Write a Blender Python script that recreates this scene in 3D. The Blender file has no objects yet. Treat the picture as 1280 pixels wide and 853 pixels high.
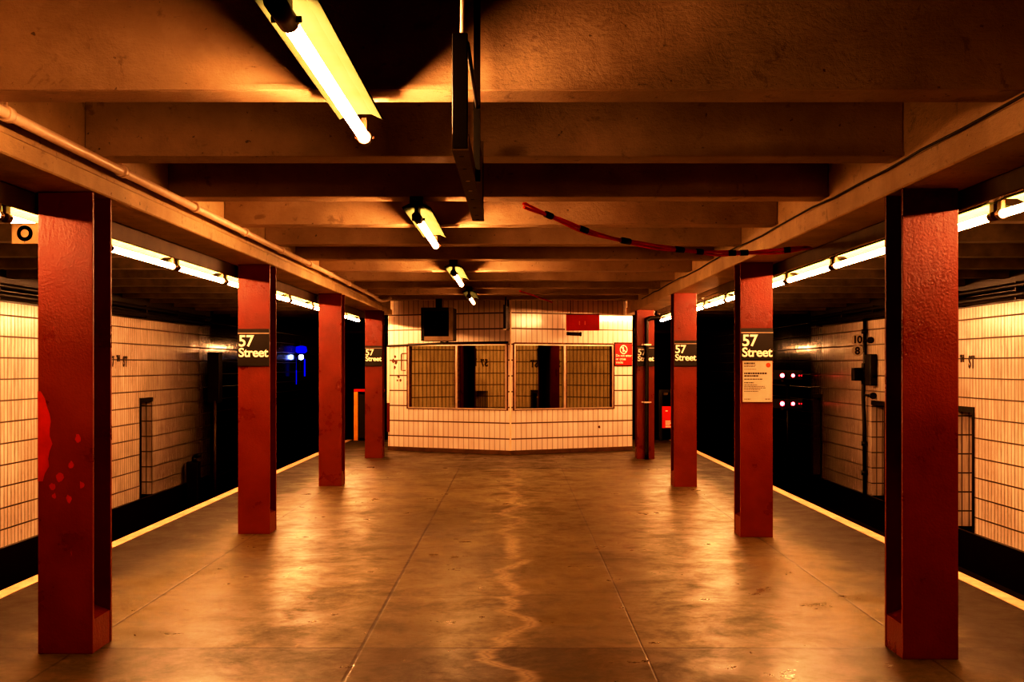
import bpy, bmesh, math, random
from mathutils import Vector, Matrix
random.seed(57)
S = bpy.context.scene
C = S.collection
R = math.radians
F, VX, VY, EYE = 1451.0, 644.0, 458.0, 1.6      # focal length (px of the 1280 frame), vanishing point, eye height

# ------------------------------------------------------------------ nodes
class N:
    def __init__(s, name):
        s.m = bpy.data.materials.new(name); s.m.use_nodes = True
        s.t = s.m.node_tree; s.t.nodes.clear()
        s.out = s.t.nodes.new('ShaderNodeOutputMaterial')
    def n(s, typ, ins=None, **kw):
        nd = s.t.nodes.new(typ)
        for k, v in kw.items(): setattr(nd, k, v)
        for k, v in (ins or {}).items():
            if hasattr(v, 'node'): s.t.links.new(v, nd.inputs[k])
            else: nd.inputs[k].default_value = v
        return nd
    def math(s, op, a, b=0.0, c=0.0, clamp=False):
        return s.n('ShaderNodeMath', {0: a, 1: b, 2: c}, operation=op, use_clamp=clamp).outputs[0]
    def mix(s, f, a, b):
        nd = s.n('ShaderNodeMix', data_type='RGBA')
        for i, v in ((0, f), (6, a), (7, b)):
            if hasattr(v, 'node'): s.t.links.new(v, nd.inputs[i])
            else: nd.inputs[i].default_value = v if i == 0 else (*v[:3], 1)
        return nd.outputs[2]
    def ramp(s, f, a, b, ca=0.0, cb=1.0):
        return s.n('ShaderNodeMapRange', {0: f, 1: a, 2: b, 3: ca, 4: cb}).outputs[0]
    def noise(s, vec, scale, detail=4, rough=.55, dist=0.0):
        return s.n('ShaderNodeTexNoise', {'Vector': vec, 'Scale': scale, 'Detail': detail, 'Roughness': rough, 'Distortion': dist}).outputs[0]
    def scaled(s, vec, sx, sy, sz):
        return s.n('ShaderNodeVectorMath', {0: vec, 1: (sx, sy, sz)}, operation='MULTIPLY').outputs[0]
    def bsdf(s, **ins):
        b = s.n('ShaderNodeBsdfPrincipled', {k.replace('_', ' '): v for k, v in ins.items()})
        s.t.links.new(b.outputs[0], s.out.inputs[0]); return b
    def bump(s, h, strength=.3, dist=.01):
        return s.n('ShaderNodeBump', {'Height': h, 'Strength': strength, 'Distance': dist}).outputs[0]
    def pos(s): return s.n('ShaderNodeNewGeometry').outputs['Position']
    def obj(s): return s.n('ShaderNodeTexCoord').outputs['Object']
    def uv(s): return s.n('ShaderNodeTexCoord').outputs['UV']

def rgb(r, g, b): return (r, g, b, 1.0)

def paint(name, col, col2=None, rough=.5, scale=6, bump=.25, metal=0.0, bscale=60, spec=.5):
    k = N(name); p = k.pos()
    f = k.noise(p, scale, 5, .6)
    col2 = col2 or tuple(c * .6 for c in col)
    c = k.mix(k.ramp(f, .35, .7), col2, col)
    b = k.noise(p, bscale, 4, .6)
    k.bsdf(Base_Color=c, Roughness=rough, Metallic=metal, Specular_IOR_Level=spec, Normal=k.bump(b, bump, .004))
    return k.m

def glow(name, col, st):
    k = N(name)
    e = k.n('ShaderNodeEmission', {'Color': rgb(*col), 'Strength': st})
    k.t.links.new(e.outputs[0], k.out.inputs[0]); return k.m

def tile_mat(name, tw, th, base, dark, grout, jh, jv, streak=.5, rough=.13, far_dark=None, vw=.85, tilt=.6):
    k = N(name); uv = k.uv(); sp = k.n('ShaderNodeSeparateXYZ', {0: uv}); u, v = sp.outputs[0], sp.outputs[1]
    us, vs = k.math('DIVIDE', u, tw), k.math('DIVIDE', v, th)
    fu, fv = k.math('FRACT', us), k.math('FRACT', vs)
    du = k.math('MULTIPLY', k.math('MINIMUM', fu, k.math('SUBTRACT', 1.0, fu)), tw)
    dv = k.math('MULTIPLY', k.math('MINIMUM', fv, k.math('SUBTRACT', 1.0, fv)), th)
    ju = k.ramp(du, jv * .35, jv, 1, 0); jw = k.ramp(dv, jh * .35, jh, 1, 0)
    joint = k.math('MAXIMUM', k.math('MULTIPLY', ju, vw), jw)
    cell = k.n('ShaderNodeCombineXYZ', {0: k.math('FLOOR', us), 1: k.math('FLOOR', vs), 2: 3.7})
    wn = k.n('ShaderNodeTexWhiteNoise', {'Vector': cell.outputs[0]}); rv = wn.outputs[0]
    wc = k.n('ShaderNodeSeparateXYZ', {0: wn.outputs[1]})
    st = k.noise(k.scaled(uv, 22, 1.6, 1), 1.0, 5, .65)
    st2 = k.noise(k.scaled(uv, .7, .7, 1), 1.0, 4, .6)
    dirt = k.math('ADD', k.math('MULTIPLY', k.ramp(st, .45, .75), streak), k.math('MULTIPLY', k.ramp(st2, .45, .75), streak * .7), clamp=True)
    c = k.mix(k.math('MULTIPLY', rv, .35), base, tuple(x * .72 for x in base))
    c = k.mix(dirt, c, dark)
    if far_dark:
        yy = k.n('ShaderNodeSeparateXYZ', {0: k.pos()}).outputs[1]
        c = k.mix(k.ramp(k.math('ADD', yy, k.math('MULTIPLY', st2, 1.5)), far_dark[0], far_dark[1], 0, .95), c, (.02, .014, .008))  # tiles darken toward the far end of the wall
    c = k.mix(joint, c, grout)
    hgt = k.math('ADD', k.math('MULTIPLY', k.math('SUBTRACT', wc.outputs[0], .5), fu), k.math('MULTIPLY', k.math('SUBTRACT', wc.outputs[1], .5), fv))
    wav = k.noise(uv, 9, 2, .5)
    hgt = k.math('ADD', k.math('MULTIPLY', hgt, tilt), k.math('MULTIPLY', wav, .5))
    hgt = k.math('SUBTRACT', hgt, k.math('MULTIPLY', joint, 1.2))
    k.bsdf(Base_Color=c, Roughness=k.math('ADD', rough, k.math('MULTIPLY', k.math('MAXIMUM', joint, dirt), .35)), Normal=k.bump(hgt, .5, .003))
    return k.m

M = {}
M['tile_wall'] = tile_mat('wall_tile', .108, .285, (.76, .65, .56), (.20, .13, .075), (.05, .03, .015), .014, .013, .55, far_dark=(20.0, 26.6))
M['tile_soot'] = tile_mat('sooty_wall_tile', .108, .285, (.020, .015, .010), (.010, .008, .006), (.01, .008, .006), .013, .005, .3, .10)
M['tile_booth'] = tile_mat('booth_tile', .108, .285, (.88, .77, .70), (.42, .27, .16), (.085, .045, .02), .0155, .012, .22, .12, vw=.48, tilt=.35)

def red_paint():
    k = N('red_gloss_paint'); p = k.pos()
    a = k.noise(p, 3.0, 5, .6); b = k.noise(p, 75, 3, .6); c2 = k.noise(k.scaled(p, 1, 1, .35), 14, 6, .7)
    c = k.mix(k.ramp(a, .3, .7), (.15, .024, .012), (.21, .036, .017))
    c = k.mix(k.ramp(c2, .70, .74), c, (.36, .06, .03))
    h = k.math('ADD', k.math('MULTIPLY', b, .6), k.math('MULTIPLY', c2, .8))
    k.bsdf(Base_Color=c, Roughness=k.ramp(a, .3, .7, .24, .4), Normal=k.bump(h, .55, .007)); return k.m
M['red'] = red_paint()
M['red_dark'] = paint('dark_red_recess_paint', (.035, .005, .004), None, .5, 5, .3)  # darker red puts the shadow between the flanges into the colour

def beam_paint(name, col, dark):
    k = N(name); p = k.pos()
    a = k.noise(p, 1.6, 6, .62); b = k.noise(p, 45, 5, .65); c2 = k.noise(k.scaled(p, 3, 3, 9), 2.2, 7, .72)
    c = k.mix(k.ramp(a, .35, .68), dark, col)
    c = k.mix(k.ramp(c2, .64, .72, 0, .75), c, tuple(x * .35 for x in dark))
    d = k.noise(p, 7, 7, .7, .5)
    c = k.mix(k.ramp(d, .60, .66, 0, .5), c, tuple(x * .55 for x in dark))
    sp = k.noise(p, 26, 3, .5); c = k.mix(k.ramp(sp, .71, .74, 0, .7), c, tuple(x * .25 for x in dark))
    h = k.math('ADD', k.math('ADD', k.math('MULTIPLY', b, .5), c2), k.math('MULTIPLY', d, 1.6))
    k.bsdf(Base_Color=c, Roughness=.5, Normal=k.bump(h, .45, .016)); return k.m
M['beam'] = beam_paint('brown_beam_paint', (.56, .43, .29), (.38, .28, .18))
M['girder'] = beam_paint('girder_paint', (.68, .54, .34), (.48, .36, .21))
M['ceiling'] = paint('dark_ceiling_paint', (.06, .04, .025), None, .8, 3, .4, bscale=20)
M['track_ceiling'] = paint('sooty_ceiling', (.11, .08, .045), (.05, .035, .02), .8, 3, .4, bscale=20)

def floor_mat():
    k = N('worn_concrete'); p = k.pos(); sp = k.n('ShaderNodeSeparateXYZ', {0: p}); x, y = sp.outputs[0], sp.outputs[1]
    big = k.noise(p, .45, 4, .6); mid = k.noise(p, 3.2, 8, .72, .3); fine = k.noise(p, 60, 4, .7)
    smear = k.noise(k.scaled(p, 1.3, .9, 1), 6.5, 8, .75, .5); pat = k.noise(p, 1.2, 9, .78, .4)
    c = k.mix(k.ramp(big, .3, .7), (.092, .073, .032), (.170, .132, .064))
    c = k.mix(k.ramp(mid, .50, .66, 0, .8), c, (.060, .043, .018))
    c = k.mix(k.ramp(pat, .52, .62, 0, .65), c, (.065, .046, .020))
    c = k.mix(k.ramp(smear, .58, .72, 0, .55), c, (.34, .265, .16))
    c = k.mix(k.ramp(fine, .55, .72, 0, .35), c, (.06, .045, .025))
    # dirty bands along the platform edges
    ax = k.math('ABSOLUTE', k.math('ADD', x, .12))
    wob = k.math('MULTIPLY', k.math('SUBTRACT', k.noise(p, 1.1, 5, .6), .5), 1.0)
    band = k.ramp(k.math('ADD', ax, wob), 2.5, 2.95, 0, .9)
    c = k.mix(band, c, (.024, .017, .008))
    c = k.mix(k.math('MULTIPLY', k.ramp(y, 6.62, 6.52, 0, .62), k.ramp(pat, .3, .6, .5, 1)), c, (.030, .021, .009))
    # gum spots
    vor = k.n('ShaderNodeTexVoronoi', {'Vector': p, 'Scale': 4.2}, feature='F1').outputs['Distance']
    c = k.mix(k.ramp(vor, .07, .10, .75, 0), c, (.07, .045, .025))
    vor2 = k.n('ShaderNodeTexVoronoi', {'Vector': k.scaled(p, 1, 1, 1), 'Scale': 1.7}, feature='F1').outputs['Distance']
    c = k.mix(k.ramp(vor2, .014, .020, .5, 0), c, (.75, .62, .45))
    # joints
    def line(coord, at, w):
        d = k.math('ABSOLUTE', k.math('SUBTRACT', coord, at)); return k.ramp(d, w * .4, w, 1, 0)
    j = line(x, -.873, .014)
    for at, w in ((.725, .007), (-2.47, .010), (2.27, .010), (-3.53, .008), (3.35, .008)):
        j = k.math('MAXIMUM', j, line(x, at, w))
    fy = k.math('FRACT', k.math('DIVIDE', k.math('SUBTRACT', y, 6.58 - 15.24), 1.524))
    dy = k.math('MULTIPLY', k.math('MINIMUM', fy, k.math('SUBTRACT', 1.0, fy)), 1.524)
    j = k.math('MAXIMUM', j, k.ramp(dy, .003, .009, .8, 0)); j = k.math('MAXIMUM', j, line(y, 6.58, .016))
    # meandering crack down the middle
    wx = k.math('MULTIPLY', k.math('SUBTRACT', k.noise(k.scaled(p, 0, 1, 0), 1.3, 6, .6), .5), 1.1)
    crack = k.math('ABSOLUTE', k.math('SUBTRACT', k.math('ADD', x, .03), wx))
    c = k.mix(k.ramp(crack, .02, .07, .45, 0), c, (.42, .33, .22))
    c = k.mix(k.ramp(crack, .004, .012, .5, 0), c, (.08, .05, .03))
    # beam shadow painted as a dark strip before the booth, darker floor beyond
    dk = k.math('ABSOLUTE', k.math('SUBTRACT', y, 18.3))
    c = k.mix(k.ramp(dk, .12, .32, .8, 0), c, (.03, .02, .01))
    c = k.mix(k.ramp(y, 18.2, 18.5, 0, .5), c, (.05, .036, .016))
    c = k.mix(j, c, (.035, .022, .012))
    rgh = k.math('ADD', k.math('ADD', k.ramp(mid, .38, .68, .27, .45), k.ramp(pat, .45, .6, 0, .14)), k.math('MULTIPLY', band, .25))
    h = k.math('SUBTRACT', k.math('ADD', k.math('MULTIPLY', fine, .25), k.math('MULTIPLY', mid, 1.0)), k.math('MULTIPLY', j, .8))
    k.bsdf(Base_Color=c, Roughness=rgh, Specular_IOR_Level=.45, Normal=k.bump(h, .22, .008)); return k.m
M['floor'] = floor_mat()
M['edge'] = paint('worn_pale_edge', (.66, .47, .31), (.46, .31, .19), .6, 5, .35)
M['track'] = paint('sooty_trackbed', (.018, .013, .010), None, .9, 4, .6, bscale=25)
M['black_wall'] = paint('sooty_wall', (.014, .010, .008), None, .35, 4, .3)
M['steel'] = paint('rail_steel', (.10, .075, .055), None, .35, 5, .1, .8)
M['black'] = paint('black_metal', (.012, .011, .010), None, .45, 5, .1)
M['dark_metal'] = paint('dark_brown_metal', (.06, .045, .03), None, .4, 5, .15, .3)
M['channel'] = paint('perforated_channel_metal', (.13, .085, .045), None, .45, 8, .15, .2)
M['pipe'] = paint('pale_painted_pipe', (.92, .76, .60), (.80, .62, .46), .35, 6, .15)
M['reflector'] = paint('aged_yellow_enamel', (.034, .041, .027), (.028, .034, .020), .7, 4, .05, spec=.0)
M['reflector_edge'] = paint('pale_enamel', (.06, .075, .042), (.05, .062, .034), .7, 4, .05, spec=.0)
M['housing'] = paint('fixture_housing', (.10, .07, .045), None, .5, 4, .1)
M['holder'] = paint('lamp_holder', (.09, .045, .025), None, .4, 4, .1)
LCOL = (1.0, .53, .25)
M['tube'] = glow('lit_tube', LCOL, 182)
M['tube_edge'] = glow('lit_edge_tube', LCOL, 275)
M['tube_dim'] = glow('dim_tube', LCOL, 36)
M['tube_half'] = glow('half_bright_tube', LCOL, 225)
M['tube_far'] = glow('far_tunnel_tube', LCOL, 130)
M['sign_black'] = paint('black_sign_enamel', (.020, .013, .010), (.016, .011, .008), .35, 5, .04)
M['white'] = paint('white_lettering', (.95, .88, .74), (.9, .82, .68), .5, 5, .02)
M['grey_line'] = paint('pale_line', (.5, .4, .3), None, .5, 5, .02)
M['paper'] = paint('notice_paper', (.52, .47, .38), (.45, .40, .31), .6, 5, .05)
M['ink'] = paint('notice_ink', (.06, .04, .03), None, .6, 5, .0)
M['orange_dot'] = paint('orange_bullet', (.55, .10, .03), None, .5, 5, .0)
M['sign_red'] = paint('red_sign_enamel', (.72, .035, .035), (.62, .03, .03), .4, 4, .03)
M['exit_red'] = paint('deep_red_panel', (.50, .012, .012), (.40, .010, .010), .4, 4, .03)
M['faint_red'] = paint('faint_red_marks', (.72, .15, .12), None, .5, 5, .0)
M['alu'] = paint('aluminium_frame', (.72, .62, .52), (.6, .5, .42), .35, 6, .05, .5)
M['base'] = paint('dark_cove_base', (.20, .11, .06), (.11, .06, .03), .5, 4, .2)
M['cable_red'] = paint('red_cable', (.80, .035, .022), (.55, .025, .016), .5, 6, .1)
M['screen'] = paint('dead_screen', (.004, .004, .004), None, .5, 5, .0, spec=.1)
M['plate'] = paint('pale_plate', (.16, .12, .07), None, .7, 5, .05, spec=.1)
M['plate_ink'] = paint('plate_ink', (.002, .002, .001), None, .8, 5, .0, spec=.0)
M['bezel'] = paint('monitor_bezel', (.34, .25, .16), None, .5, 5, .05)
M['letter'] = paint('dark_tile_lettering', (.04, .025, .018), None, .4, 5, .0)
M['yellow'] = paint('yellow_gate_paint', (.72, .36, .05), (.6, .28, .04), .45, 5, .1)
M['smudge'] = paint('dark_smudge', (.22, .09, .04), (.08, .03, .02), .6, 20, .1)
M['patch'] = paint('fresh_red_paint', (.46, .040, .020), (.34, .030, .016), .3, 8, .2)
M['red_lamp'] = glow('red_signal_lamp', (1.0, .05, .07), 45)
M['red_lamp_dim'] = glow('red_signal_lamp_dim', (1.0, .02, .04), 5)
M['blue_lamp'] = glow('blue_tunnel_lamp', (.3, .4, 1.0), 14)
M['blue_dim'] = glow('blue_lamp_shade', (.01, .015, 1.0), .8)
M['lens_dim'] = glow('unlit_lens_sheen', (.5, .2, .12), .12)
k = N('mirror_glass')
k.bsdf(Base_Color=k.mix(k.noise(k.pos(), 2.0, 3), (.30, .29, .18), (.37, .35, .22)), Metallic=1.0, Roughness=.02)
M['glass'] = k.m

# ------------------------------------------------------------------ mesh builder
class MB:
    def __init__(s): s.bm = bmesh.new()
    def box(s, x0, x1, y0, y1, z0, z1, rot=None, piv=None):
        v = [s.bm.verts.new(p) for p in ((x0,y0,z0),(x1,y0,z0),(x1,y1,z0),(x0,y1,z0),(x0,y0,z1),(x1,y0,z1),(x1,y1,z1),(x0,y1,z1))]
        for f in ((0,3,2,1),(4,5,6,7),(0,1,5,4),(1,2,6,5),(2,3,7,6),(3,0,4,7)): s.bm.faces.new([v[i] for i in f])
        if rot is not None:
            c = Vector(piv or ((x0+x1)/2, (y0+y1)/2, (z0+z1)/2))
            for q in v: q.co = c + rot @ (q.co - c)
        return s
    def quad(s, *pts):
        s.bm.faces.new([s.bm.verts.new(p) for p in pts]); return s
    def poly_extrude(s, pts, d):            # closed outline in the plane, pushed by vector d
        a = [s.bm.verts.new(p) for p in pts]; b = [s.bm.verts.new(Vector(p) + Vector(d)) for p in pts]
        n = len(a); s.bm.faces.new(a[::-1]); s.bm.faces.new(b)
        for i in range(n): s.bm.faces.new((a[i], a[(i+1) % n], b[(i+1) % n], b[i]))
        return s
    def tube(s, pts, r, seg=10, cap=True):
        pts = [Vector(p) for p in pts]; rings = []; up = None
        for i, p in enumerate(pts):
            t = (pts[min(i+1, len(pts)-1)] - pts[max(i-1, 0)]).normalized()
            if up is None:
                up = Vector((0,0,1)) if abs(t.z) < .9 else Vector((1,0,0))
            a = t.cross(up).normalized(); up = a.cross(t).normalized()
            rr = r[i] if isinstance(r, (list, tuple)) else r
            rings.append([s.bm.verts.new(p + a*math.cos(2*math.pi*j/seg)*rr + up*math.sin(2*math.pi*j/seg)*rr) for j in range(seg)])
        for a, b in zip(rings, rings[1:]):
            for j in range(seg):
                f = s.bm.faces.new((a[j], a[(j+1) % seg], b[(j+1) % seg], b[j])); f.smooth = True
        if cap: s.bm.faces.new(rings[0]); s.bm.faces.new(rings[-1])
        return s
    def ring(s, c, r0, r1, d, seg=28, axis='y'):   # flat annulus with thickness d along -y
        c = Vector(c)
        def P(r, a, k): return c + Vector((r*math.cos(a), -d*k, r*math.sin(a)))
        V = [[[s.bm.verts.new(P(r, 2*math.pi*j/seg, k)) for j in range(seg)] for k in (0, 1)] for r in (r0, r1)]
        for j in range(seg):
            q = (j+1) % seg
            s.bm.faces.new((V[0][1][j], V[1][1][j], V[1][1][q], V[0][1][q]))
            s.bm.faces.new((V[1][1][j], V[1][0][j], V[1][0][q], V[1][1][q]))
            s.bm.faces.new((V[0][0][j], V[0][1][j], V[0][1][q], V[0][0][q]))
        return s
    def bevel(s, w=.004, seg=2):
        bmesh.ops.bevel(s.bm, geom=[e for e in s.bm.edges], offset=w, segments=seg, profile=.6, affect='EDGES'); return s
    def build(s, name, mat, parent=None, loc=None, rotz=None):
        bm = s.bm; bmesh.ops.recalc_face_normals(bm, faces=bm.faces)
        uv = bm.loops.layers.uv.new('UVMap')
        for f in bm.faces:
            n = f.normal; ax = max(range(3), key=lambda i: abs(n[i]))
            for l in f.loops:
                c = l.vert.co; l[uv].uv = ((c.y, c.z) if ax == 0 else (c.x, c.z) if ax == 1 else (c.x, c.y))
        me = bpy.data.meshes.new(name); bm.to_mesh(me); bm.free()
        me.materials.append(mat)
        return link(name, me, parent, loc, rotz)

def link(name, me, parent=None, loc=None, rotz=None):
    o = bpy.data.objects.new(name, me); C.objects.link(o)
    if parent is not None: o.parent = parent
    if loc is not None: o.location = loc
    if rotz is not None: o.rotation_euler = (0, 0, rotz)
    return o
def tag(o, label, cat, group=None):
    o['label'] = label; o['category'] = cat
    if group: o['group'] = group
    return o
def thing(name, label, cat, loc=(0,0,0), rotz=0, group=None):
    o = bpy.data.objects.new(name, None); C.objects.link(o); o.empty_display_size = .1
    o.location = loc; o.rotation_euler = (0,0,rotz)
    return tag(o, label, cat, group)
def struct(o): o['kind'] = 'structure'; return o
def dup(root, loc, label, group=None):
    r = root.copy(); C.objects.link(r); r.location = loc; r['label'] = label
    if group: r['group'] = group
    for ch in list(root.children):
        c = ch.copy(); C.objects.link(c); c.parent = r
        for g in list(ch.children):
            d = g.copy(); C.objects.link(d); d.parent = c
    return r

def retube(root, mat):
    for c in root.children:
        if c.name.split('.')[0] == 'tube':
            c.data = c.data.copy(); c.data.materials[0] = mat

def text_mesh(txt, size, mat, weight=0.0, space=1.0, line=1.0, align='LEFT', xs=1.0):
    cu = bpy.data.curves.new('lettering', 'FONT'); cu.body = txt; cu.size = size; cu.offset = weight
    cu.space_character = space; cu.space_line = line; cu.align_x = align; cu.extrude = .0008; cu.resolution_u = 4
    o = bpy.data.objects.new('lettering', cu); C.objects.link(o)
    bpy.context.view_layer.update()
    me = bpy.data.meshes.new_from_object(o.evaluated_get(bpy.context.evaluated_depsgraph_get()))
    bpy.data.objects.remove(o); bpy.data.curves.remove(cu)
    for v in me.vertices: v.co.x *= xs
    me.materials.clear(); me.materials.append(mat); return me
def put_text(name, me, parent, loc, rot):
    o = link(name, me, parent, loc); o.rotation_euler = rot; return o
FRONT = (R(90), 0, 0)

# ------------------------------------------------------------------ camera
cam = bpy.data.cameras.new('camera'); co = bpy.data.objects.new('camera', cam); C.objects.link(co)
co.location = (0, 0, EYE); co.rotation_euler = (R(90), 0, 0)
cam.sensor_width = 36; cam.lens = 36*F/1280; cam.shift_x = -(VX-640)/1280; cam.shift_y = (VY-426.5)/1280
cam.clip_start = .05; cam.clip_end = 200
S.camera = co
w = bpy.data.worlds.new('world'); S.world = w; w.use_nodes = True
w.node_tree.nodes['Background'].inputs[0].default_value = (.02, .01, .005, 1)
w.node_tree.nodes['Background'].inputs[1].default_value = 0.0
S.view_settings.view_transform = 'Standard'
S.view_settings.look = 'None'
S.view_settings.exposure = 0.0
vs = S.view_settings; vs.use_curve_mapping = True
cv = vs.curve_mapping; cc = cv.curves[3]
cc.points[0].location = (0, 0); cc.points[1].location = (1, 1)
for pt in ((.02, .001), (.05, .008), (.12, .038), (.25, .142), (.5, .43), (.8, .87)): cc.points.new(*pt)
cv.update()

# ------------------------------------------------------------------ dimensions
XL, XR = -3.66, 3.45            # platform edges
WL, WR = -6.8, 6.6              # track walls
Y0, YP, YE = -4.0, 25.3, 44.0   # start, platform end, tunnel end
ZT, ZB = 2.45, -.80             # tile top / bottom on the track walls
ZTRK = -1.35

# ------------------------------------------------------------------ setting
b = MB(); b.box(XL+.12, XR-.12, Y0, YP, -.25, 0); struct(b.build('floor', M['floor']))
b = MB(); b.box(XL, XL+.12, Y0, YP, -.25, .004); struct(b.build('trim_1', M['edge']))
b = MB(); b.box(XR-.12, XR, Y0, YP, -.25, .004); struct(b.build('trim_2', M['edge']))
b = MB(); b.box(XL+.35, XR-.35, Y0, YP, ZTRK, -.25); struct(b.build('wall_platform_base', M['black_wall']))
b = MB(); b.box(WL-.6, XL+.35, Y0, YE, ZTRK-.2, ZTRK); struct(b.build('floor_trackbed_left', M['track']))
b = MB(); b.box(XR-.35, WR+.6, Y0, YE, ZTRK-.2, ZTRK); struct(b.build('floor_trackbed_right', M['track']))
b = MB(); b.box(XL+.35, XR-.35, YP, YE, ZTRK-.2, ZTRK); struct(b.build('floor_trackbed_middle', M['track']))

def tiled_wall(name, x, side, niches, y1):
    d = .45*side
    ys = sorted({Y0, y1} | {v for n in niches for v in n[:2]}); zs = sorted({ZB, ZT} | {n[2] for n in niches})
    b = MB()
    for ya, yb in zip(ys, ys[1:]):
        for za, zb in zip(zs, zs[1:]):
            if any(ya >= n[0]-1e-6 and yb <= n[1]+1e-6 and zb <= n[2]+1e-6 for n in niches): continue
            b.quad((x,ya,za),(x,yb,za),(x,yb,zb),(x,ya,zb))
    for ya, yb, zt in niches:
        b.quad((x,ya,ZB),(x+d,ya,ZB),(x+d,ya,zt),(x,ya,zt)); b.quad((x,yb,ZB),(x+d,yb,ZB),(x+d,yb,zt),(x,yb,zt))
        b.quad((x+d,ya,ZB),(x+d,yb,ZB),(x+d,yb,zt),(x+d,ya,zt)); b.quad((x,ya,zt),(x,yb,zt),(x+d,yb,zt),(x+d,ya,zt))
        b.quad((x,ya,ZB),(x,yb,ZB),(x+d,yb,ZB),(x+d,ya,ZB))
    o = b.build(name, M['tile_wall'])
    # one-sided sheets: make the tiles face the platform
    return struct(o)
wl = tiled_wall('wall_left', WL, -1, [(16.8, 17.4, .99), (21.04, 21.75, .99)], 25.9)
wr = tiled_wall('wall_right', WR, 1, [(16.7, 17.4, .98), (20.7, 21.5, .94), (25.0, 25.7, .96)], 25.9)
for nm, x, sd in (('left', WL, -1), ('right', WR, 1)):
    x2 = x + .5*sd
    b = MB()
    b.box(min(x-.06*sd, x2), max(x-.06*sd, x2), Y0, 25.9, ZTRK, ZB)             # rough plinth under the tiles
    struct(b.build('baseboard_%s' % nm, M['black_wall']))
    b = MB(); b.box(min(x, x2), max(x, x2), Y0, 25.9, ZT, 3.2)
    b.box(min(x2, x2+.1*sd), max(x2, x2+.1*sd), Y0, 25.9, ZTRK, 3.2)
    struct(b.build('wall_%s_upper' % nm, M['black_wall']))
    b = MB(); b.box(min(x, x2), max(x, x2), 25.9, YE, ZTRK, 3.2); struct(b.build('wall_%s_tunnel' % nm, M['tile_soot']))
b = MB(); b.box(WL-.7, WR+.7, YE, YE+.2, ZTRK, 3.3); struct(b.build('wall_far', M['black_wall']))
b = MB(); b.box(WL-.7, WR+.7, Y0-.2, Y0, ZTRK-.2, 3.4); struct(b.build('wall_back', M['black_wall']))
BEAM0, PITCH = 4.84, 1.524
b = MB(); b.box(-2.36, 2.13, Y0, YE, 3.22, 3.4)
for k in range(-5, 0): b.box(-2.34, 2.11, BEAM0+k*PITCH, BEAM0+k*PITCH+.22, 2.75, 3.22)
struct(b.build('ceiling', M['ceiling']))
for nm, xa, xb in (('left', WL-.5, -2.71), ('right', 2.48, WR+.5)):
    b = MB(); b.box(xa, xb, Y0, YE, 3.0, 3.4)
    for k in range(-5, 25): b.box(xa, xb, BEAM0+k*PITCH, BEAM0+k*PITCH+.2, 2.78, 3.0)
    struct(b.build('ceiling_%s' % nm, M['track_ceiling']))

for wall, x, sd, nl in ((wl, WL, -1, ((21.04, 21.75, .99),)), (wr, WR, 1, ((16.7, 17.4, .98), (20.7, 21.5, .94), (25.0, 25.7, .96)))):
    for ya, yb, zt in nl:
        b = MB(); b.poly_extrude([(x-.012*sd, ya-.03, ZB), (x-.012*sd, ya+.05, ZB), (x-.012*sd, ya+.05, zt-.05), (x-.012*sd, yb, zt-.05), (x-.012*sd, yb, zt+.03), (x-.012*sd, ya-.03, zt+.03)], (.14*sd, 0, 0))
        b.build('niche_frame', M['black'], wall)

# lettering set into the tiled track walls
def wall_text(txt, x, y, z, size, side, wall):
    me = text_mesh(txt, size, M['letter'], .011, 1.1, 1, 'LEFT', .85)
    o = link('station_lettering', me, wall, (x - .006*side, y, z)); o.rotation_euler = (R(90), 0, R(90) if side < 0 else R(-90)); return o
for y in (16.80, 19.45):
    wall_text('57', WL, y, 1.60, .24, -1, wl); wall_text('TH', WL, y+.34, 1.69, .13, -1, wl); wall_text('ST', WL, y+.66, 1.60, .24, -1, wl)
y = 17.55
wall_text('57', WR, y, 1.58, .24, 1, wr); wall_text('TH', WR, y-.34, 1.67, .13, 1, wr); wall_text('ST', WR, y-.66, 1.58, .24, 1, wr)

# ------------------------------------------------------------------ ceiling beams and girders
ORD = ['first', 'second', 'third', 'fourth', 'fifth', 'sixth', 'seventh', 'eighth', 'ninth', 'tenth', 'eleventh']
for k in range(11):
    y = BEAM0 + k*PITCH
    b = MB(); b.box(-2.36, 2.13, y, y+.22, 2.75, 3.22); b.bevel(.006, 1)
    b.box(-2.36, 2.13, y-.012, y, 2.752, 2.775)
    tag(b.build('ceiling_beam', M['beam']), 'brown painted ceiling cross beam spanning between the girders, %s counted from the camera' % ORD[k], 'beam', 'ceiling cross beams')
for nm, xa, xb, sg in (('left', -2.70, -2.33, 1), ('right', 2.10, 2.47, -1)):
    t = thing('girder', 'long tan girder above the %s row of red columns%s' % (nm, ', pale pipe along it' if nm == 'left' else ', thin cable along it'), 'girder', ((xa+xb)/2, 0, 2.57), 0, 'girders over the columns')
    h = (xb-xa)/2
    top = .10 if nm == 'left' else .14
    b = MB(); b.box(-h, h, Y0, 22.0, 0, top); b.bevel(.008, 1); b.build('flange', M['girder'], t)
    b = MB(); b.box(-h+.03, h-.03, Y0, 22.0, top, .65); b.build('web', M['girder'], t)
for nm, x0, x1, ye, z in (('left', -2.698, -2.684, 22.0, 2.452), ('right', 2.454, 2.468, 14.0, 2.462)):
    b = MB(); b.box(x0, x1, Y0, ye, z, 2.57); b.bevel(.003, 1)  # plate added to cast shadow on the column tops and booth
    tag(b.build('edge_plate', M['housing']), 'dark plate hanging under the outer edge of the %s girder' % nm, 'plate', 'girder edge plates')

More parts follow.
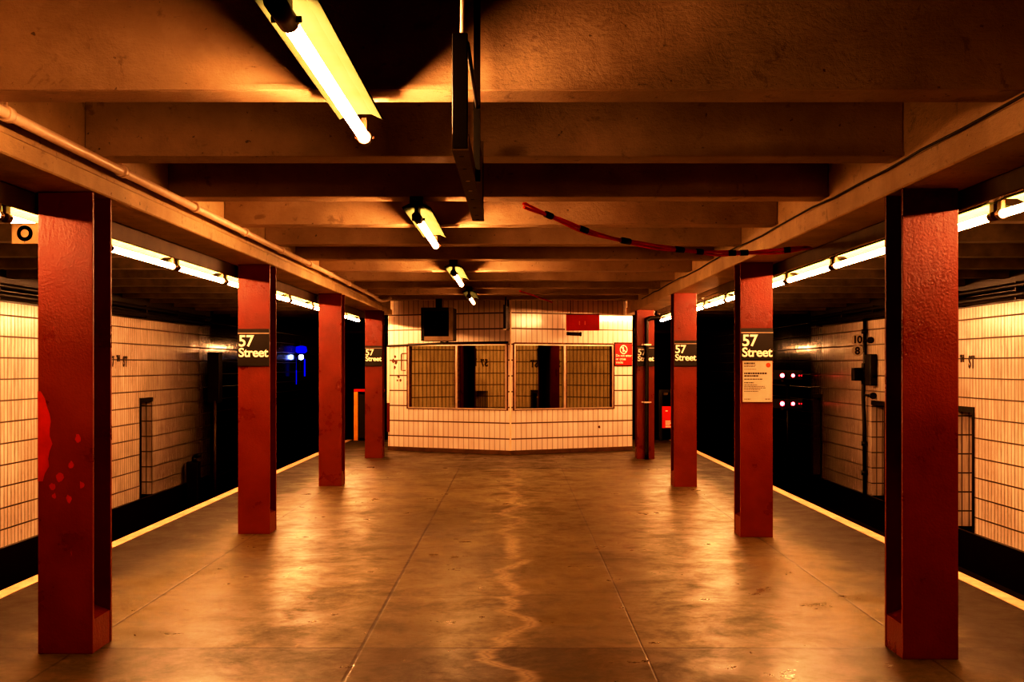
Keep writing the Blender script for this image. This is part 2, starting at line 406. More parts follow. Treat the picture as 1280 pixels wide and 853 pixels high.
# ------------------------------------------------------------------ columns
def make_column(label, x, y, sg):
    """x: centre of the flange; sg: +1 when the middle of the platform is on the +x side"""
    t = thing('steel_column', label, 'column', (x, y, 0), 0, 'red steel columns')
    W = .152
    for ya in (0, .285):
        b = MB(); b.box(-W, W, ya, ya+.026, 0, 2.57); b.bevel(.004, 2); b.build('flange', M['red'], t)
    b = MB(); b.box(-.012, .012, .026, .285, 0, 2.57); b.build('web', M['red_dark'], t)
    for sx in (-1, 1):                                   # sloped concrete fill between the flanges
        b = MB(); xs = (.012*sx, (W-.004)*sx)
        pts = [(xs[0], .026, 0), (xs[1], .026, 0), (xs[1], .026, .185), (xs[0], .026, .235)]
        b.poly_extrude(pts, (0, .259, 0)); b.build('base_fill', M['red'], t)
    return t
XCL, XCR = -2.497, 2.262
def col_y(py): return EYE*F/(py-VY)
cols = {}
for i, (y, xx) in enumerate(((6.45, -2.500), (11.06, -2.490), (15.48, -2.468), (20.19, -2.462))):
    lab = ['nearest red steel column on the left, scuffed with a bright red patch', 'second red column on the left, carrying a station name sign',
           'third red column on the left, without any sign', 'farthest red column on the left, beside the tiled booth'][i]
    cols['L', i] = make_column(lab, xx, y, 1)
for i, (y, xx) in enumerate(((6.33, 2.265), (10.85, 2.257), (15.38, 2.255), (20.02, 2.250))):
    lab = ['nearest red steel column on the right, with blistered paint', 'second red column on the right, carrying sign and paper notice',
           'third red column on the right, carrying a sign but no notice', 'farthest red column on the right, behind a dark vertical pipe'][i]
    cols['R', i] = make_column(lab, xx, y, -1)
# bright scuffed paint on the nearest left column
b = MB(); random.seed(3)
pts = []
for i in range(13): z = 1.46 - i*.042; pts.append((-.151, -.0015, z))
out = []
for i in range(13): z = 1.46 - .5*i/12; out.append((-.151 + max(.012, .075*math.sin(math.pi*(i+.6)/13.2)**.7 + random.uniform(-.010, .010)), -.0015, z))
b.poly_extrude([(-.1515, -.0006, 1.46)] + [(p[0], -.0006, p[2]) for p in out] + [(-.1515, -.0006, .96)], (0, -.001, 0))
o = b.build('paint_patch', M['patch'], cols['L', 0]); o['label'] = 'brighter red patch of paint on the left edge'
for (px, pz, r) in ((.07, 1.20, .020), (.03, 1.05, .018), (-.03, .98, .022), (.09, .94, .016), (-.06, .88, .014), (.02, .86, .020), (-.07, .93, .02)):
    b = MB(); n = 9
    b.poly_extrude([(px + r*random.uniform(.5, 1.1)*math.cos(2*math.pi*j/n), -.0006, pz + r*1.4*random.uniform(.5, 1.1)*math.sin(2*math.pi*j/n)) for j in range(n)], (0, -.0008, 0))
    b.build('paint_chip', M['patch'], cols['L', 0])

# ------------------------------------------------------------------ column signs
def column_sign(label, col, top=1.955, bottom=1.60):
    p = col.location
    t = thing('station_sign', label, 'sign', (p.x, p.y-.012, bottom), 0, 'station name signs on columns')
    W, H = .150, top-bottom
    b = MB(); b.box(-W, W, -.010, .006, 0, H); b.bevel(.002, 1); b.build('panel', M['sign_black'], t)
    b = MB(); b.box(-W, W, -.0115, -.0095, H-.047, H-.036); b.build('stripe', M['grey_line'], t)
    put_text('lettering', text_mesh('57', .150, M['white'], .0035, .95), t, (-W+.008, -.0115, H-.165), FRONT)
    put_text('lettering', text_mesh('Street', .120, M['white'], .0030, .95), t, (-W+.008, -.0115, H-.265), FRONT)
    return t
column_sign('black "57 Street" sign on the second left column, tall and without notice', cols['L', 1])
column_sign('black "57 Street" sign on the farthest left column, beside the tiled booth', cols['L', 3])
column_sign('black "57 Street" sign on the second right column, above a cream notice', cols['R', 1], 1.955, 1.655)
column_sign('black "57 Street" sign on the third right column, fully visible with no notice', cols['R', 2], 1.94, 1.60)
column_sign('black "57 Street" sign on the farthest right column, crossed by a dark pipe', cols['R', 3])
# cream notice
p = cols['R', 1].location
t = thing('paper_notice', 'cream paper notice with an orange bullet, posted below the second right column sign', 'notice', (p.x+.005, p.y-.012, 1.265))
b = MB(); b.box(-.138, .138, -.004, .008, 0, .385); b.build('sheet', M['paper'], t)
b = MB(); b.ring((.100, -.0042, .345), .0005, .022, .0006, 20); b.build('bullet', M['orange_dot'], t)
random.seed(8)
for z, h, wmax, x0 in ((.362, .012, .10, -.125), (.344, .005, .11, -.125), (.332, .005, .10, -.125), (.306, .004, .11, -.125), (.268, .014, .215, -.125), (.244, .013, .135, -.125), (.214, .008, .17, -.125),
                   (.180, .008, .09, -.125), (.160, .005, .12, -.125), (.146, .005, .19, -.125), (.132, .005, .20, -.125), (.118, .005, .15, -.125), (.100, .005, .13, -.125), (.028, .006, .06, -.125), (.028, .006, .05, .07)):
    x = x0; b = MB()
    while x < x0+wmax:
        wd = random.uniform(.010, .026); b.box(x, min(x+wd, x0+wmax), -.0046, -.0042, z-h/2, z+h/2); x += wd+.004
    b.build('print_line', M['ink'], t)

# ------------------------------------------------------------------ fluorescent fixtures
def make_fixture(name, label, cat, L, near_cap, mat, group, refl='reflector'):
    """base: point of the near end of the tube; runs along +y; origin at tube height"""
    t = thing(name, label, cat, (0,0,0), 0, group)
    a, z2 = -.06-near_cap, L-.12
    b = MB()
    prof = [(-.092, .055), (-.045, .078), (.045, .078), (.092, .055), (.097, .059), (.048, .084), (-.048, .084), (-.097, .059)]
    b.poly_extrude([(x, a, z) for x, z in prof], (0, z2-a, 0)); b.build('reflector', M[refl], t)
    b = MB(); b.box(-.045, .045, a+.01, z2-.01, .084, .135); b.bevel(.004, 1); b.build('housing', M['housing'], t)
    b = MB(); b.tube([(0, 0, 0), (0, L, 0)], .024, 16); b.build('tube', mat, t)
    for ya, yb in ((-.05-near_cap, .02), (L-.02, L+.035)):
        b = MB(); b.tube([(0, ya, 0), (0, yb, 0)], .031, 14)
        for sx in (-1, 1):
            b.tube([(sx*.026, yb-.035, 0), (sx*.044, yb-.035, 0)], .010, 8)
        b.box(-.012, .012, min(ya, yb-.03), max(ya, yb-.03)+.03 if ya > 1 else yb-.005, .02, .085)
        b.build('lamp_holder', M['holder'], t)
    return t
TZ, TX = 2.612, -.667
fx = make_fixture('fluorescent_light', 'nearest bare tube fluorescent light under the middle of the ceiling', 'light', 1.74, .14, M['tube'], 'middle row of ceiling lights')
fx.location = (TX, 3.40, TZ)
for y, lab in ((8.02, 'second nearest tube light in the middle row, beside the hanging bracket end'), (12.7, 'third tube light in the middle row from the camera'), (16.9, 'farthest tube light in the middle row, in front of the booth')):
    q = dup(fx, (TX, y, TZ), lab)
    if y > 16: retube(q, M['tube_dim'])
ex = make_fixture('platform_edge_light', 'x', 'light', 1.74, .0, M['tube_edge'], 'lights along the platform edges', 'reflector_edge')
EX = {'left': -3.28, 'right': 3.05}
first = True
for nm, start, ks in (('left', 7.50, range(-2, 9)), ('right', 7.42, range(-2, 9))):
    vis = 0
    for k in ks:
        y = start + k*1.885
        seen = (k >= 0) if nm == 'left' else (k >= -1)
        if seen:
            lab = 'tube light over the %s platform edge, %s one visible from the camera' % (nm, ORD[vis]); vis += 1
        else:
            lab = 'tube light over the %s platform edge, out of frame, %s before the visible row' % (nm, ORD[-1-k])
        if first: ex.location = (EX[nm], y, 2.555); ex['label'] = lab; first = False
        else: dup(ex, (EX[nm], y, 2.555), lab)
first = True
for nm in ('left', 'right'):
    for r in [o for o in C.objects if o.parent is None and o.name.startswith('platform_edge_light') and abs(o.location.x-EX[nm]) < .01 and o.location.y < 4.5]: retube(r, M['tube_half'])
    for y, w in ((37.6, 'nearer'), (39.5, 'farther')):
        q = dup(ex, (EX[nm], y, 2.22), 'dim tunnel tube light behind the booth on the %s side, the %s of two' % (nm, w)); retube(q, M['tube_far'])  # hidden tubes added to make glints on the far tiles
        for yy in (.3, 1.4):
            b = MB(); b.box(-.01, .01, yy, yy+.02, .13, .80); b.build('hanger', M['black'], q)
for nm in ('left', 'right'):       # carrier rail above the row of tubes
    b = MB(); b.box(EX[nm]-.07, EX[nm]+.07, Y0+.1, 24.4, 2.69, 2.775); b.bevel(.005, 1)
    tag(b.build('light_carrier', M['housing']), 'dark carrier channel above the %s row of edge lights' % nm, 'channel', 'light carrier channels')

# ------------------------------------------------------------------ pipes and cables overhead
pts = [(-2.275, y, 2.728 + .004*math.sin(y)) for y in (2.0, 6, 10, 14, 18.6)] + [(-2.275, 19.1, 2.705), (-2.24, 19.4, 2.69), (-2.15, 19.55, 2.715), (-2.10, 19.6, 2.75)]
t = thing('ceiling_pipe', 'pale painted pipe running along the left girder on small hangers', 'pipe', (-2.275, 2.0, 2.728))
def rel(ps, o): return [(p[0]-o.location.x, p[1]-o.location.y, p[2]-o.location.z) for p in ps]
b = MB(); b.tube(rel(pts, t), .027, 14); b.build('pipe', M['pipe'], t)
for k in range(-1, 10):
    y = BEAM0 + .35 + k*PITCH
    b = MB(); b.tube(rel([(-2.275, y-.03, 2.728), (-2.275, y+.03, 2.728)], t), .037, 14); b.tube(rel([(-2.275, y, 2.75), (-2.275, y, 2.83)], t), .006, 6)
    b.build('hanger', M['pipe'], t)
random.seed(21)
pts = [(2.085 + random.uniform(-.004, .004), 3.2 + i*.55, 2.712 + random.uniform(-.012, .012)) for i in range(30)]
b = MB(); b.tube(pts, .007, 6); tag(b.build('cable', M['black']), 'thin black cable sagging along the top edge of the right girder', 'cable')
# red cable bundle
def bez(ps, n=10):
    out = []
    P = [Vector(p) for p in ps]
    for i in range(len(P)-1):
        p0, p1, p2, p3 = P[max(i-1,0)], P[i], P[i+1], P[min(i+2, len(P)-1)]
        for j in range(n):
            u = j/n
            out.append(.5*((2*p1) + (p2-p0)*u + (2*p0-5*p1+4*p2-p3)*u*u + (3*p1-p0-3*p2+p3)*u**3))
    return out + [P[-1]]
def pix(px, py, D): return ((px-VX)/F*D, D, EYE+(VY-py)/F*D)
path = bez([pix(655, 256, 8.15), pix(690, 271, 8.4), pix(740, 291, 8.65), pix(800, 305, 8.9), pix(860, 313.5, 9.15), pix(905, 316.5, 9.25), pix(955, 315, 9.3), pix(1000, 311, 9.3), pix(1022, 307, 9.75)])
t = thing('cable_bundle', 'bundle of red cables sagging across the ceiling to the right girder', 'cable', tuple(path[0]))
for j, (dx, dz) in enumerate(((-.012, .006), (.012, .004), (0, -.012))):
    pp = [p + Vector((dx*.3*math.sin(i*.35+j*2)+dx*.4, 0, dz + .006*math.sin(i*.4+j*2.1))) for i, p in enumerate(path)]
    b = MB(); b.tube(rel(pp, t), .010, 8); b.build('cable', M['cable_red'], t)
for i in (9, 18, 27, 38, 43, 52, 55, 66):
    a = path[i]; d = (path[i+1]-a)*.9
    b = MB(); b.tube(rel([a-d, a, a+d], t), .024, 10); b.build('tie', M['black'], t)
path2 = bez([pix(650, 364, 17.7), pix(668, 370, 18.6), pix(690, 378, 19.9)])
b = MB(); b.tube(path2, .013, 8); tag(b.build('red_cable', M['cable_red']), 'short red cable hanging from the far beams before the booth', 'cable')
# conduits by the edge lights
for nm, xs, zs in (('left', -2.95, 2.763), ('right', 2.72, 2.763)):
    b = MB(); b.tube([(xs, 3.0, zs), (xs, 24.0, zs)], .016, 8)
    tag(b.build('edge_conduit', M['channel']), 'thin steel conduit under the roof beside the %s row of edge lights' % nm, 'conduit', 'edge conduits')
for nm, xs in (('left', WL+.10), ('right', WR-.10)):
    t = thing('wall_conduits', 'dark conduits running above the tiles of the %s track wall' % nm, 'conduit', (xs, 5.0, 2.5), 0, 'wall conduits')
    for z, r in ((.03, .05), (.15, .04)):
        b = MB(); b.tube([(0, 0, z), (0, 20.5, z)], r, 8); b.build('conduit', M['black'], t)
    for y in range(0, 21, 2):
        b = MB(); b.box(-.03, .12 if nm == 'right' else .03, y, y+.05, -.03, .2) if nm == 'right' else b.box(-.12, .03, y, y+.05, -.03, .2); b.build('bracket', M['dark_metal'], t)

# ------------------------------------------------------------------ hanging frame
t = thing('hanging_sign_bracket', 'dark open metal sign bracket hanging edge-on near the ceiling lights', 'bracket', (-.19, 4.0, 2.35))
b = MB(); b.box(-.028, .026, 0, .03, 0, .40); b.bevel(.003, 1); b.build('end_post', M['black'], t)
b = MB(); b.box(.022, .048, .70, .73, .0, .85); b.build('strap', M['black'], t)
b = MB(); b.tube([(.024, .02, .37), (.036, .70, .30)], .008, 6); b.build('brace', M['black'], t)
b = MB(); b.box(-.028, .030, 0, 1.95, -.006, 0)
b.box(-.028, -.024, 0, 1.95, 0, .05); b.box(.026, .030, 0, 1.95, 0, .05); b.build('channel', M['channel'], t)
for i, y in enumerate((.12, .38, .66, .92, 1.18, 1.45, 1.72, 1.88)):
    b = MB(); b.tube([(0.0, y, -.0075), (0.0, y, -.0055)], .009, 10); b.build('bolt_hole', M['black'] if i not in (2, 3) else M['alu'], t)
b = MB(); b.box(-.026, .028, 1.92, 1.95, 0, .40); b.build('end_post', M['channel'], t)
b = MB(); b.box(.018, .024, .73, 1.92, .05, .30); b.build('side_panel', M['channel'], t)
b = MB(); b.tube([(.006, .015, .40), (.010, .015, .87)], .007, 8); b.build('rod', M['pipe'], t)
b = MB(); b.tube([(.006, 1.90, .40), (.006, 1.90, .87)], .007, 8); b.build('rod', M['black'], t)

# ------------------------------------------------------------------ small plate under the left lights
p = pix(31, 293, 7.46)
t = thing('ring_plate', 'small white plate with a black ring under the nearest left edge light', 'sign', (p[0], p[1], p[2]-.062))
b = MB(); b.box(-.085, .095, 0, .006, 0, .135); b.bevel(.002, 1); b.build('plate', M['plate'], t)
b = MB(); b.ring((.0, -.0005, .068), .027, .050, .003, 28); b.build('ring', M['plate_ink'], t)
b = MB(); b.ring((.0, -.0005, .012), .0005, .005, .002, 10); b.build('rivet', M['letter'], t)

# ------------------------------------------------------------------ tiled booth
TH = math.atan(.51); RIDGE = (-.085, 20.9)
booth = thing('tiled_booth', 'cream tiled station booth with mirror windows filling the platform end', 'booth', (RIDGE[0], RIDGE[1], 0))
LL, LR, ZTOP = 2.62, 2.60, 3.2
def booth_face(u0, u1, w0, w1, z0, z1, rot):
    b = MB(); zb = .078
    for a, c, lo, hi in ((u0, w0, zb, ZTOP), (w1, u1, zb, ZTOP), (w0, w1, zb, z0), (w0, w1, z1, ZTOP)):
        b.quad((a, 0, lo), (c, 0, lo), (c, 0, hi), (a, 0, hi))
    for (xa, za, xb, zb2) in ((w0, z0, w0, z1), (w1, z0, w1, z1), (w0, z0, w1, z0), (w0, z1, w1, z1)):
        b.quad((xa, 0, za), (xb, 0, zb2), (xb, .08, zb2), (xa, .08, za))
    o = b.build('tiled_face', M['tile_booth'], booth, (0, 0, 0), rot)
    b = MB(); b.box(u0, u1, -.012, .02, 0, .078); b.bevel(.004, 1); b.build('cove_base', M['base'], booth, (0, 0, 0), rot)
    # window with mullion
    fr = MB(); e = .022; m = (w0+w1)/2
    fr.box(w0, w0+e, -.012, .07, z0, z1); fr.box(w1-e, w1, -.012, .07, z0, z1)
    fr.box(w0, w1, -.012, .07, z0, z0+e); fr.box(w0, w1, -.012, .07, z1-e, z1); fr.box(m-.022, m+.022, -.008, .07, z0+e, z1-e)
    f = fr.build('window', M['alu'], booth, (0, 0, 0), rot)
    sr = MB()
    for xa, xb, za, zb2 in ((w0-.028, w0, z0-.012, z1+.02), (w1, w1+.028, z0-.012, z1+.02), (w0, w1, z0-.012, z0), (w0, w1, z1, z1+.03)): sr.box(xa, xb, -.010, .05, za, zb2)
    for xa, xb in ((w0+e, w0+e+.02), (m+.022, m+.05), (w1-e-.015, w1-e)): sr.box(xa, xb, .0, .03, z0+e, z1-e)
    sr.build('gasket', M['smudge'], f)
    for a, c in ((w0+e, m-.022), (m+.022, w1-e)):
        g = MB(); g.box(a, c, .030, .040, z0+e, z1-e); g.build('pane', M['glass'], f)
booth_face(-LL, 0, -2.17, -.075, .81, 2.0, -TH)
booth_face(0, LR, .075, 2.165, .81, 2.0, TH)
for x, yy in ((-LL*math.cos(TH), LL*math.sin(TH)), (LR*math.cos(TH), LR*math.sin(TH))):
    b = MB(); b.quad((x, yy, 0), (x, 4.3, 0), (x, 4.3, ZTOP), (x, yy, ZTOP)); b.build('side_wall', M['tile_booth'], booth)
b = MB(); b.quad((-LL*math.cos(TH), 4.3, 0), (LR*math.cos(TH), 4.3, 0), (LR*math.cos(TH), 4.3, ZTOP), (-LL*math.cos(TH), 4.3, ZTOP)); b.build('back_wall', M['black_wall'], booth)
b = MB(); b.box(-.016, .016, -.012, .01, .078, ZTOP-.4); b.bevel(.004, 2); b.build('corner_bead', M['pipe'], booth)
b = MB(); b.box(-LL*math.cos(TH)-.02, -LL*math.cos(TH)+.03, LL*math.sin(TH)-.03, LL*math.sin(TH)+.02, .9, 2.0); b.build('corner_guard', M['white'], booth)
b = MB(); b.box(-LL*math.cos(TH)-.02, -LL*math.cos(TH)+.03, LL*math.sin(TH)-.03, LL*math.sin(TH)+.02, .35, .9); o = b.build('corner_guard', M['red'], booth); o['label'] = 'red lower corner guard'
# smudges, chip and conduits on the booth face
random.seed(12)
def blot(u, z, r, rot, mat='smudge'):
    b = MB(); n = 11
    b.poly_extrude([(u + r*random.uniform(.5, 1.15)*math.cos(2*math.pi*j/n), -.0005, z + r*random.uniform(.5, 1.15)*math.sin(2*math.pi*j/n)) for j in range(n)], (0, -.001, 0))
    return b.build('smudge', M[mat], booth, (0, 0, 0), rot)
for u, z, r in ((-2.46, 1.78, .03), (-2.50, 1.70, .045), (-2.44, 1.67, .04), (-2.47, 1.58, .035), (-2.38, 1.40, .03), (-2.34, 1.33, .028), (-2.41, 1.33, .02)): blot(u, z, r, -TH)
blot(1.86, .46, .03, TH)
ct, st = math.cos(TH), math.sin(TH)
def onface(u, dy, z, left): # point in world coordinates on a booth face
    s = -1 if left else 1
    a = s*TH; return (RIDGE[0] + u*math.cos(a) - dy*math.sin(a), RIDGE[1] + u*math.sin(a) + dy*math.cos(a), z)
def rb(p): return (p[0]-RIDGE[0], p[1]-RIDGE[1], p[2])
b = MB(); b.tube([rb(onface(-2.62, -.03, 1.985, True)), rb(onface(-1.3, -.03, 2.03, True)), rb(onface(-.04, -.03, 2.03, True))], .018, 8)
o = b.build('conduit', M['black'], booth); o['label'] = 'black conduit along the top of the left window'
b = MB(); b.tube([rb(onface(-2.20, -.02, 1.84, True)), rb(onface(-2.29, -.02, 1.84, True)), rb(onface(-2.31, -.02, 1.82, True)), rb(onface(-2.31, -.02, 1.52, True)), rb(onface(-2.22, -.02, 1.52, True))], .009, 8)
b.build('wire', M['smudge'], booth)

# hanging monitor
t = thing('hanging_monitor', 'dark boxy monitor hanging from the ceiling over the left booth window', 'monitor', (-1.32, 19.6, 2.03), R(-4))
b = MB(); b.box(-.27, .27, .02, .50, 0, .56); b.bevel(.012, 2); b.build('case', M['black'], t)
b = MB()
b.box(-.27, -.22, -.012, .03, 0, .56); b.box(-.22, .20, -.012, .03, .50, .56); b.build('bezel', M['black'], t)  # left and top of the bezel painted black as if in shadow
b = MB(); b.poly_extrude([(-.22, -.012, 0), (.27, -.012, 0), (.27, -.012, .56), (.20, -.012, .56), (.20, -.012, .075), (-.22, -.012, .075)], (0, .042, 0)); b.build('bezel', M['bezel'], t)  # bottom and right painted paler as the lit side
b = MB(); b.box(-.22, .20, .010, .022, .075, .50); b.build('screen', M['screen'], t)
b = MB(); b.box(-.05, .05, .2, .3, .56, .72); b.build('mount', M['black'], t)
b = MB(); b.tube([(.02, .3, -.012), (.10, .25, -.03), (.16, .2, -.012)], .01, 6); b.build('cord', M['black'], t)

# small hanging sign seen edge-on
t = thing('edge_on_sign', 'narrow dark sign hanging edge-on above the booth ridge', 'sign', (-.175, 19.2, 2.22), R(-3))
b = MB(); b.box(-.022, .022, 0, .9, 0, .40); b.bevel(.003, 1); b.build('panel', M['black'], t)
b = MB(); b.tube([(0.01, .1, .40), (.01, .1, .53)], .014, 8); b.tube([(0.01, .8, .40), (.01, .8, .53)], .014, 8); b.build('hanger', M['dark_metal'], t)
b = MB(); b.box(-.028, .028, -.004, .02, -.025, 0.0); b.build('end_cap', M['alu'], t)

# red hanging panel and its camera
t = thing('red_panel_sign', 'wide plain red sign hanging over the right booth window', 'sign', (1.22, 20.95, 2.245))
b = MB(); b.box(-.30, .30, 0, .10, 0, .285); b.bevel(.004, 1); b.build('panel', M['exit_red'], t)
b = MB(); b.box(-.315, -.298, -.005, .10, -.03, .285); b.build('end_cap', M['white'], t)
b = MB(); b.box(-.30, .30, .0, .1, .285, .300); b.build('top_rail', M['black'], t)
for x in (-.06, .04):
    b = MB(); b.box(x-.010, x+.010, -.002, 0, .10, .17); b.build('faded_mark', M['faint_red'], t)
b = MB(); b.tube([(-.22, .05, .30), (-.22, .05, .95)], .006, 8); b.build('hanger', M['dark_metal'], t)
t = thing('small_camera', 'small dark cylinder camera under the red sign', 'camera', (1.05, 20.95, 2.215))
b = MB(); b.tube([(-.12, .04, -.025), (.12, .04, -.035)], .032, 12); b.build('body', M['dark_metal'], t)
b = MB(); b.tube([(.12, .04, -.035), (.15, .04, -.036)], .038, 12); b.build('hood', M['black'], t)

# prohibition sign on the right face
t = thing('warning_sign', 'red prohibition sign with crossed-out walker on the right booth wall', 'sign', onface(2.385, -.002, 1.60, False), TH)
b = MB(); b.box(-.20, .20, -.012, 0, 0, .45); b.bevel(.003, 1); b.build('frame', M['sign_black'], t)
b = MB(); b.box(-.178, .190, -.0145, -.012, .022, .425); b.build('panel', M['sign_red'], t)
b = MB(); b.ring((.005, -.0145, .315), .068, .085, .0015, 32); b.box(-.075, .085, -.0165, -.0150, .308, .322, Matrix.Rotation(R(42), 3, 'Y')); b.build('prohibition_ring', M['white'], t)
b = MB(); b.ring((-.002, -.0145, .358), .0005, .013, .0012, 12)
b.box(-.014, .012, -.0158, -.0147, .308, .345); b.box(-.016, .000, -.0158, -.0147, .268, .310, Matrix.Rotation(R(14), 3, 'Y')); b.box(.002, .016, -.0158, -.0147, .268, .310, Matrix.Rotation(R(-18), 3, 'Y')); b.build('walker', M['white'], t)
put_text('lettering', text_mesh('Do not enter', .066, M['white'], .0012), t, (-.168, -.0150, .180), FRONT)
put_text('lettering', text_mesh('or cross', .066, M['white'], .0012), t, (-.168, -.0150, .115), FRONT)
put_text('lettering', text_mesh('tracks', .066, M['white'], .0012), t, (-.168, -.0150, .052), FRONT)

# dark drain pipe before the farthest right column
p = cols['R', 3].location
t = thing('drain_pipe', 'dark vertical pipe with strap in front of the farthest right column', 'pipe', (p.x+.01, p.y-.07, 0))
b = MB(); b.tube(bez([(0, 0, 0), (0, 0, 1.5), (0, 0, 2.32), (.02, 0, 2.40), (.08, .0, 2.43), (.22, .0, 2.435)], 8), .034, 12); b.build('pipe', M['black'], t)
for z in (.98, 1.97):
    b = MB(); b.box(-.085, .085, .03, .05, z-.012, z+.012); b.box(-.05, .05, -.042, .032, z-.014, z+.014); b.build('strap', M['alu'], t)

# ------------------------------------------------------------------ platform end gates
t = thing('end_gate', 'yellow end gate post with red cap at the left platform end', 'gate', (-3.42, 24.9, 0))
b = MB(); b.box(-.045, .045, 0, .09, 0, 1.05); b.bevel(.004, 1); b.build('post', M['yellow'], t)
b = MB(); b.box(.045, .62, .02, .07, .06, 1.0); b.build('board', M['black'], t)
b = MB(); b.box(-.045, .62, -.004, .09, 1.05, 1.11); b.build('cap', M['exit_red'], t)
t = thing('end_gate', 'dark end gate with red notice at the right platform end', 'gate', (3.24, 24.9, 0))
b = MB(); b.box(-.16, -.08, 0, .08, 0, 1.1); b.box(.16, .2, 0, .08, 0, 1.1); b.box(-.16, .2, .02, .06, .5, .56); b.box(-.16, .2, .02, .06, 1.04, 1.1); b.build('frame', M['black'], t)
b = MB(); b.box(-.09, .16, -.01, .012, .27, .74); b.build('notice', M['sign_red'], t)
for z, wd in ((.64, .05), (.42, .11), (.38, .13), (.34, .10), (.30, .12)):
    b = MB(); b.box(-.02, -.02+wd, -.012, -.010, z-.011, z+.011); b.build('print_line', M['white'], t)
b = MB(); b.box(-.06, .04, -.005, .02, .98, 1.03); b.build('latch', M['channel'], t)

# ------------------------------------------------------------------ track things
for nm, xs in (('left', (-4.52, -5.96)), ('right', (4.31, 5.75))):
    for x in xs:
        b = MB(); pr = [(-.06, 0), (.06, 0), (.06, .012), (.01, .03), (.01, .10), (.035, .115), (.035, .15), (-.035, .15), (-.035, .115), (-.01, .10), (-.01, .03), (-.06, .012)]
        b.poly_extrude([(x+u, Y0+.1, ZTRK+v) for u, v in pr], (0, 40, 0))
        tag(b.build('rail', M['steel']), 'dark running rail of the %s track, on the side nearest the %s' % (nm, 'platform' if x == xs[0] else 'tiled wall'), 'rail', 'running rails')

# signals in the tunnel
t = thing('train_signal', 'tunnel signal showing red lamps in two rows on the right track', 'signal', (6.05, 26.2, ZTRK), R(-13))
b = MB(); b.tube([(.1, .15, 0), (.1, .15, 3.0)], .05, 10); b.build('post', M['black'], t)
b = MB(); b.box(-.22, .42, .0, .2, 2.65, 2.86); b.build('head', M['black'], t); b = MB(); b.box(-.22, .42, 0, .2, 2.0, 2.21); b.build('head', M['black'], t)
for z in (2.74, 2.105):
    for x, r, m in ((-.02, .045, 'red_lamp'), (.215, .036, 'red_lamp'), (.35, .014, 'red_lamp_dim'), (.40, .012, 'red_lamp_dim')):  # small dim discs stand in for red reflections on the wall
        b = MB(); b.tube([(x, -.012, z), (x, 0, z)], r, 16); b.build('lamp', M[m], t)
        if r > .02: b = MB(); b.tube([(x, -.17, z+.002), (x, 0, z+.002)], r+.012, 16, False); b.build('hood', M['black'], t)
    b = MB(); b.tube([(-.02, -.012, z-.12), (-.02, 0, z-.12)], .03, 14); b.build('dark_lens', M['lens_dim'], t)
t = thing('wall_signal', 'dark signal box on a post by the end of the left tiled wall', 'signal', (-6.52, 25.2, ZTRK))
b = MB(); b.tube([(0, 0, 0), (0, 0, 2.2)], .035, 10); b.build('post', M['channel'], t)
b = MB(); b.box(-.16, .10, -.02, .26, 2.15, 3.25); b.bevel(.01, 1); b.build('box', M['black'], t)
t = thing('trackside_box', 'small dark equipment box standing at the foot of the left tiled wall', 'box', (-6.55, 23.7, ZTRK))
b = MB(); b.box(-.14, .10, -.1, .12, 0, 1.0); b.bevel(.02, 2); b.build('cabinet', M['black'], t)
b = MB(); b.tube([(.0, 0, 1.0), (.0, 0, 1.10)], .05, 10); b.tube([(0, 0, 1.10), (.14, -.02, 1.15)], .045, 10); b.build('cable_gland', M['black'], t)
t = thing('blue_light', 'blue tunnel lamp glowing in the dark beyond the left track wall', 'light', (-6.70, 36.0, 1.88))
b = MB(); b.box(-.10, .02, .02, .10, -.40, .50); b.build('bracket', M['black'], t)
b = MB(); b.tube([(.06, 0, -.08), (.06, 0, -.05), (.06, 0, .05), (.06, 0, .08)], [.03, .075, .075, .03], 14); b.build('bulb', M['blue_lamp'], t)
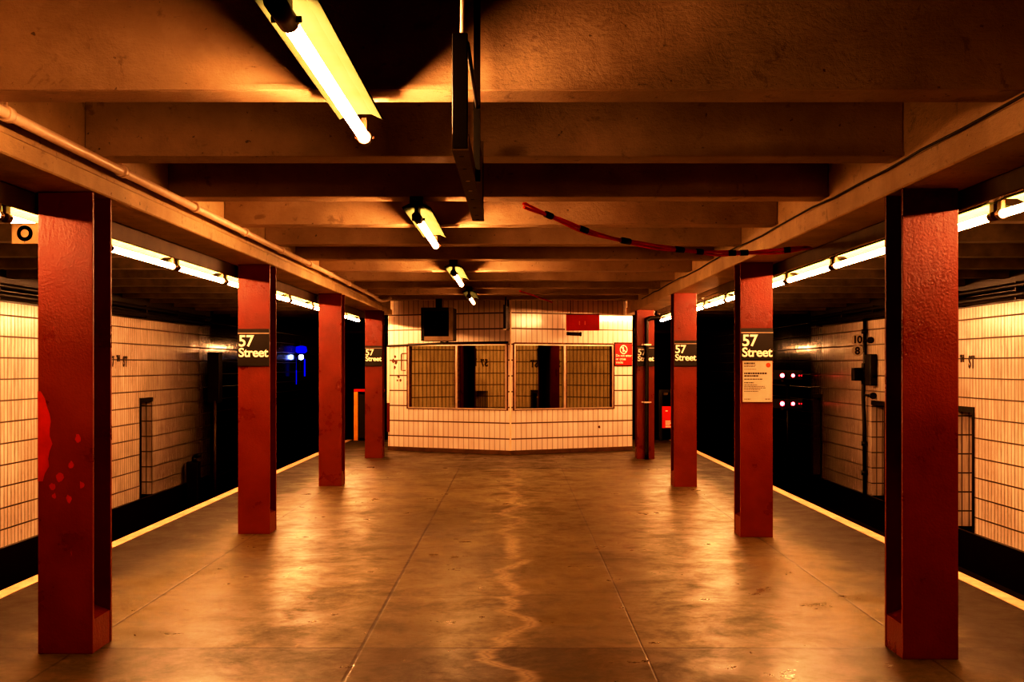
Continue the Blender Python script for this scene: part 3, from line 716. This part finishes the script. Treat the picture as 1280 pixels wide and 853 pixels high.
b = MB(); b.tube([(.06, .03, .36), (.06, .03, .33), (.06, .03, .18), (.06, .03, .12)], [.04, .16, .19, .12], 14); b.build('shade', M['blue_dim'], t)  # glowing bell stands in for the blue halo around the bulb
b = MB(); b.box(-.16, -.08, .02, .06, -.85, .0); b.box(.14, .19, .02, .06, -.6, -.05); b.build('side_glass', M['blue_dim'], t)  # glowing bars stand in for reflected blue streaks

# pipe with markers on the right wall
t = thing('wall_pipe', 'dark vertical pipe with couplings and valve box on the right tiled wall', 'pipe', (6.52, 21.75, ZB))
b = MB(); b.tube([(.03, 0, 0), (.02, 0, 1.3), (.0, 0, 1.9), (.03, 0, 2.45), (.03, 0, 3.3)], .036, 10)
for z in (.40, .95, 2.1, 3.05): b.tube([(.02, 0, z-.04), (.02, 0, z+.04)], .055, 10)
b.build('pipe', M['black'], t)
b = MB(); b.box(-.20, -.02, -.1, .1, 2.13, 2.37); b.box(-.02, .10, -.08, .06, 2.06, 2.46); b.bevel(.015, 2); b.build('valve_box', M['black'], t)
b = MB(); b.box(-.06, .07, -.62, -.30, 2.05, 2.62); b.box(-.01, .06, -.62, .0, 2.18, 2.24); b.bevel(.012, 1); b.build('junction_box', M['black'], t)
for z, yy in ((2.88, -.35), (1.86, -.5)):
    b = MB(); b.tube([(.02, .0, z), (.02, yy, z)], .022, 8); b.tube([(.02, yy, z), (.02, yy-.06, z)], .06, 10); b.build('bracket', M['black'], t)
for txt, z, lab in (('10', 2.10, 'upper round marker reading 10 on the right wall pipe'), ('8', 1.89, 'lower round marker reading 8 on the right wall pipe')):
    t = thing('car_marker', lab, 'sign', (6.40, 21.72, z), 0, 'train length markers')
    b = MB(); b.tube([(0, 0, 0), (0, -.012, 0)], .105, 24); b.build('plate', M['paper'], t)
    me = text_mesh(txt, .19, M['letter'], .006, .9, 1, 'CENTER'); put_text('numeral', me, t, (0, -.014, -.066), FRONT)
    b = MB(); b.tube([(.0, .02, 0), (.12, .03, 0)], .012, 6); b.build('arm', M['black'], t)
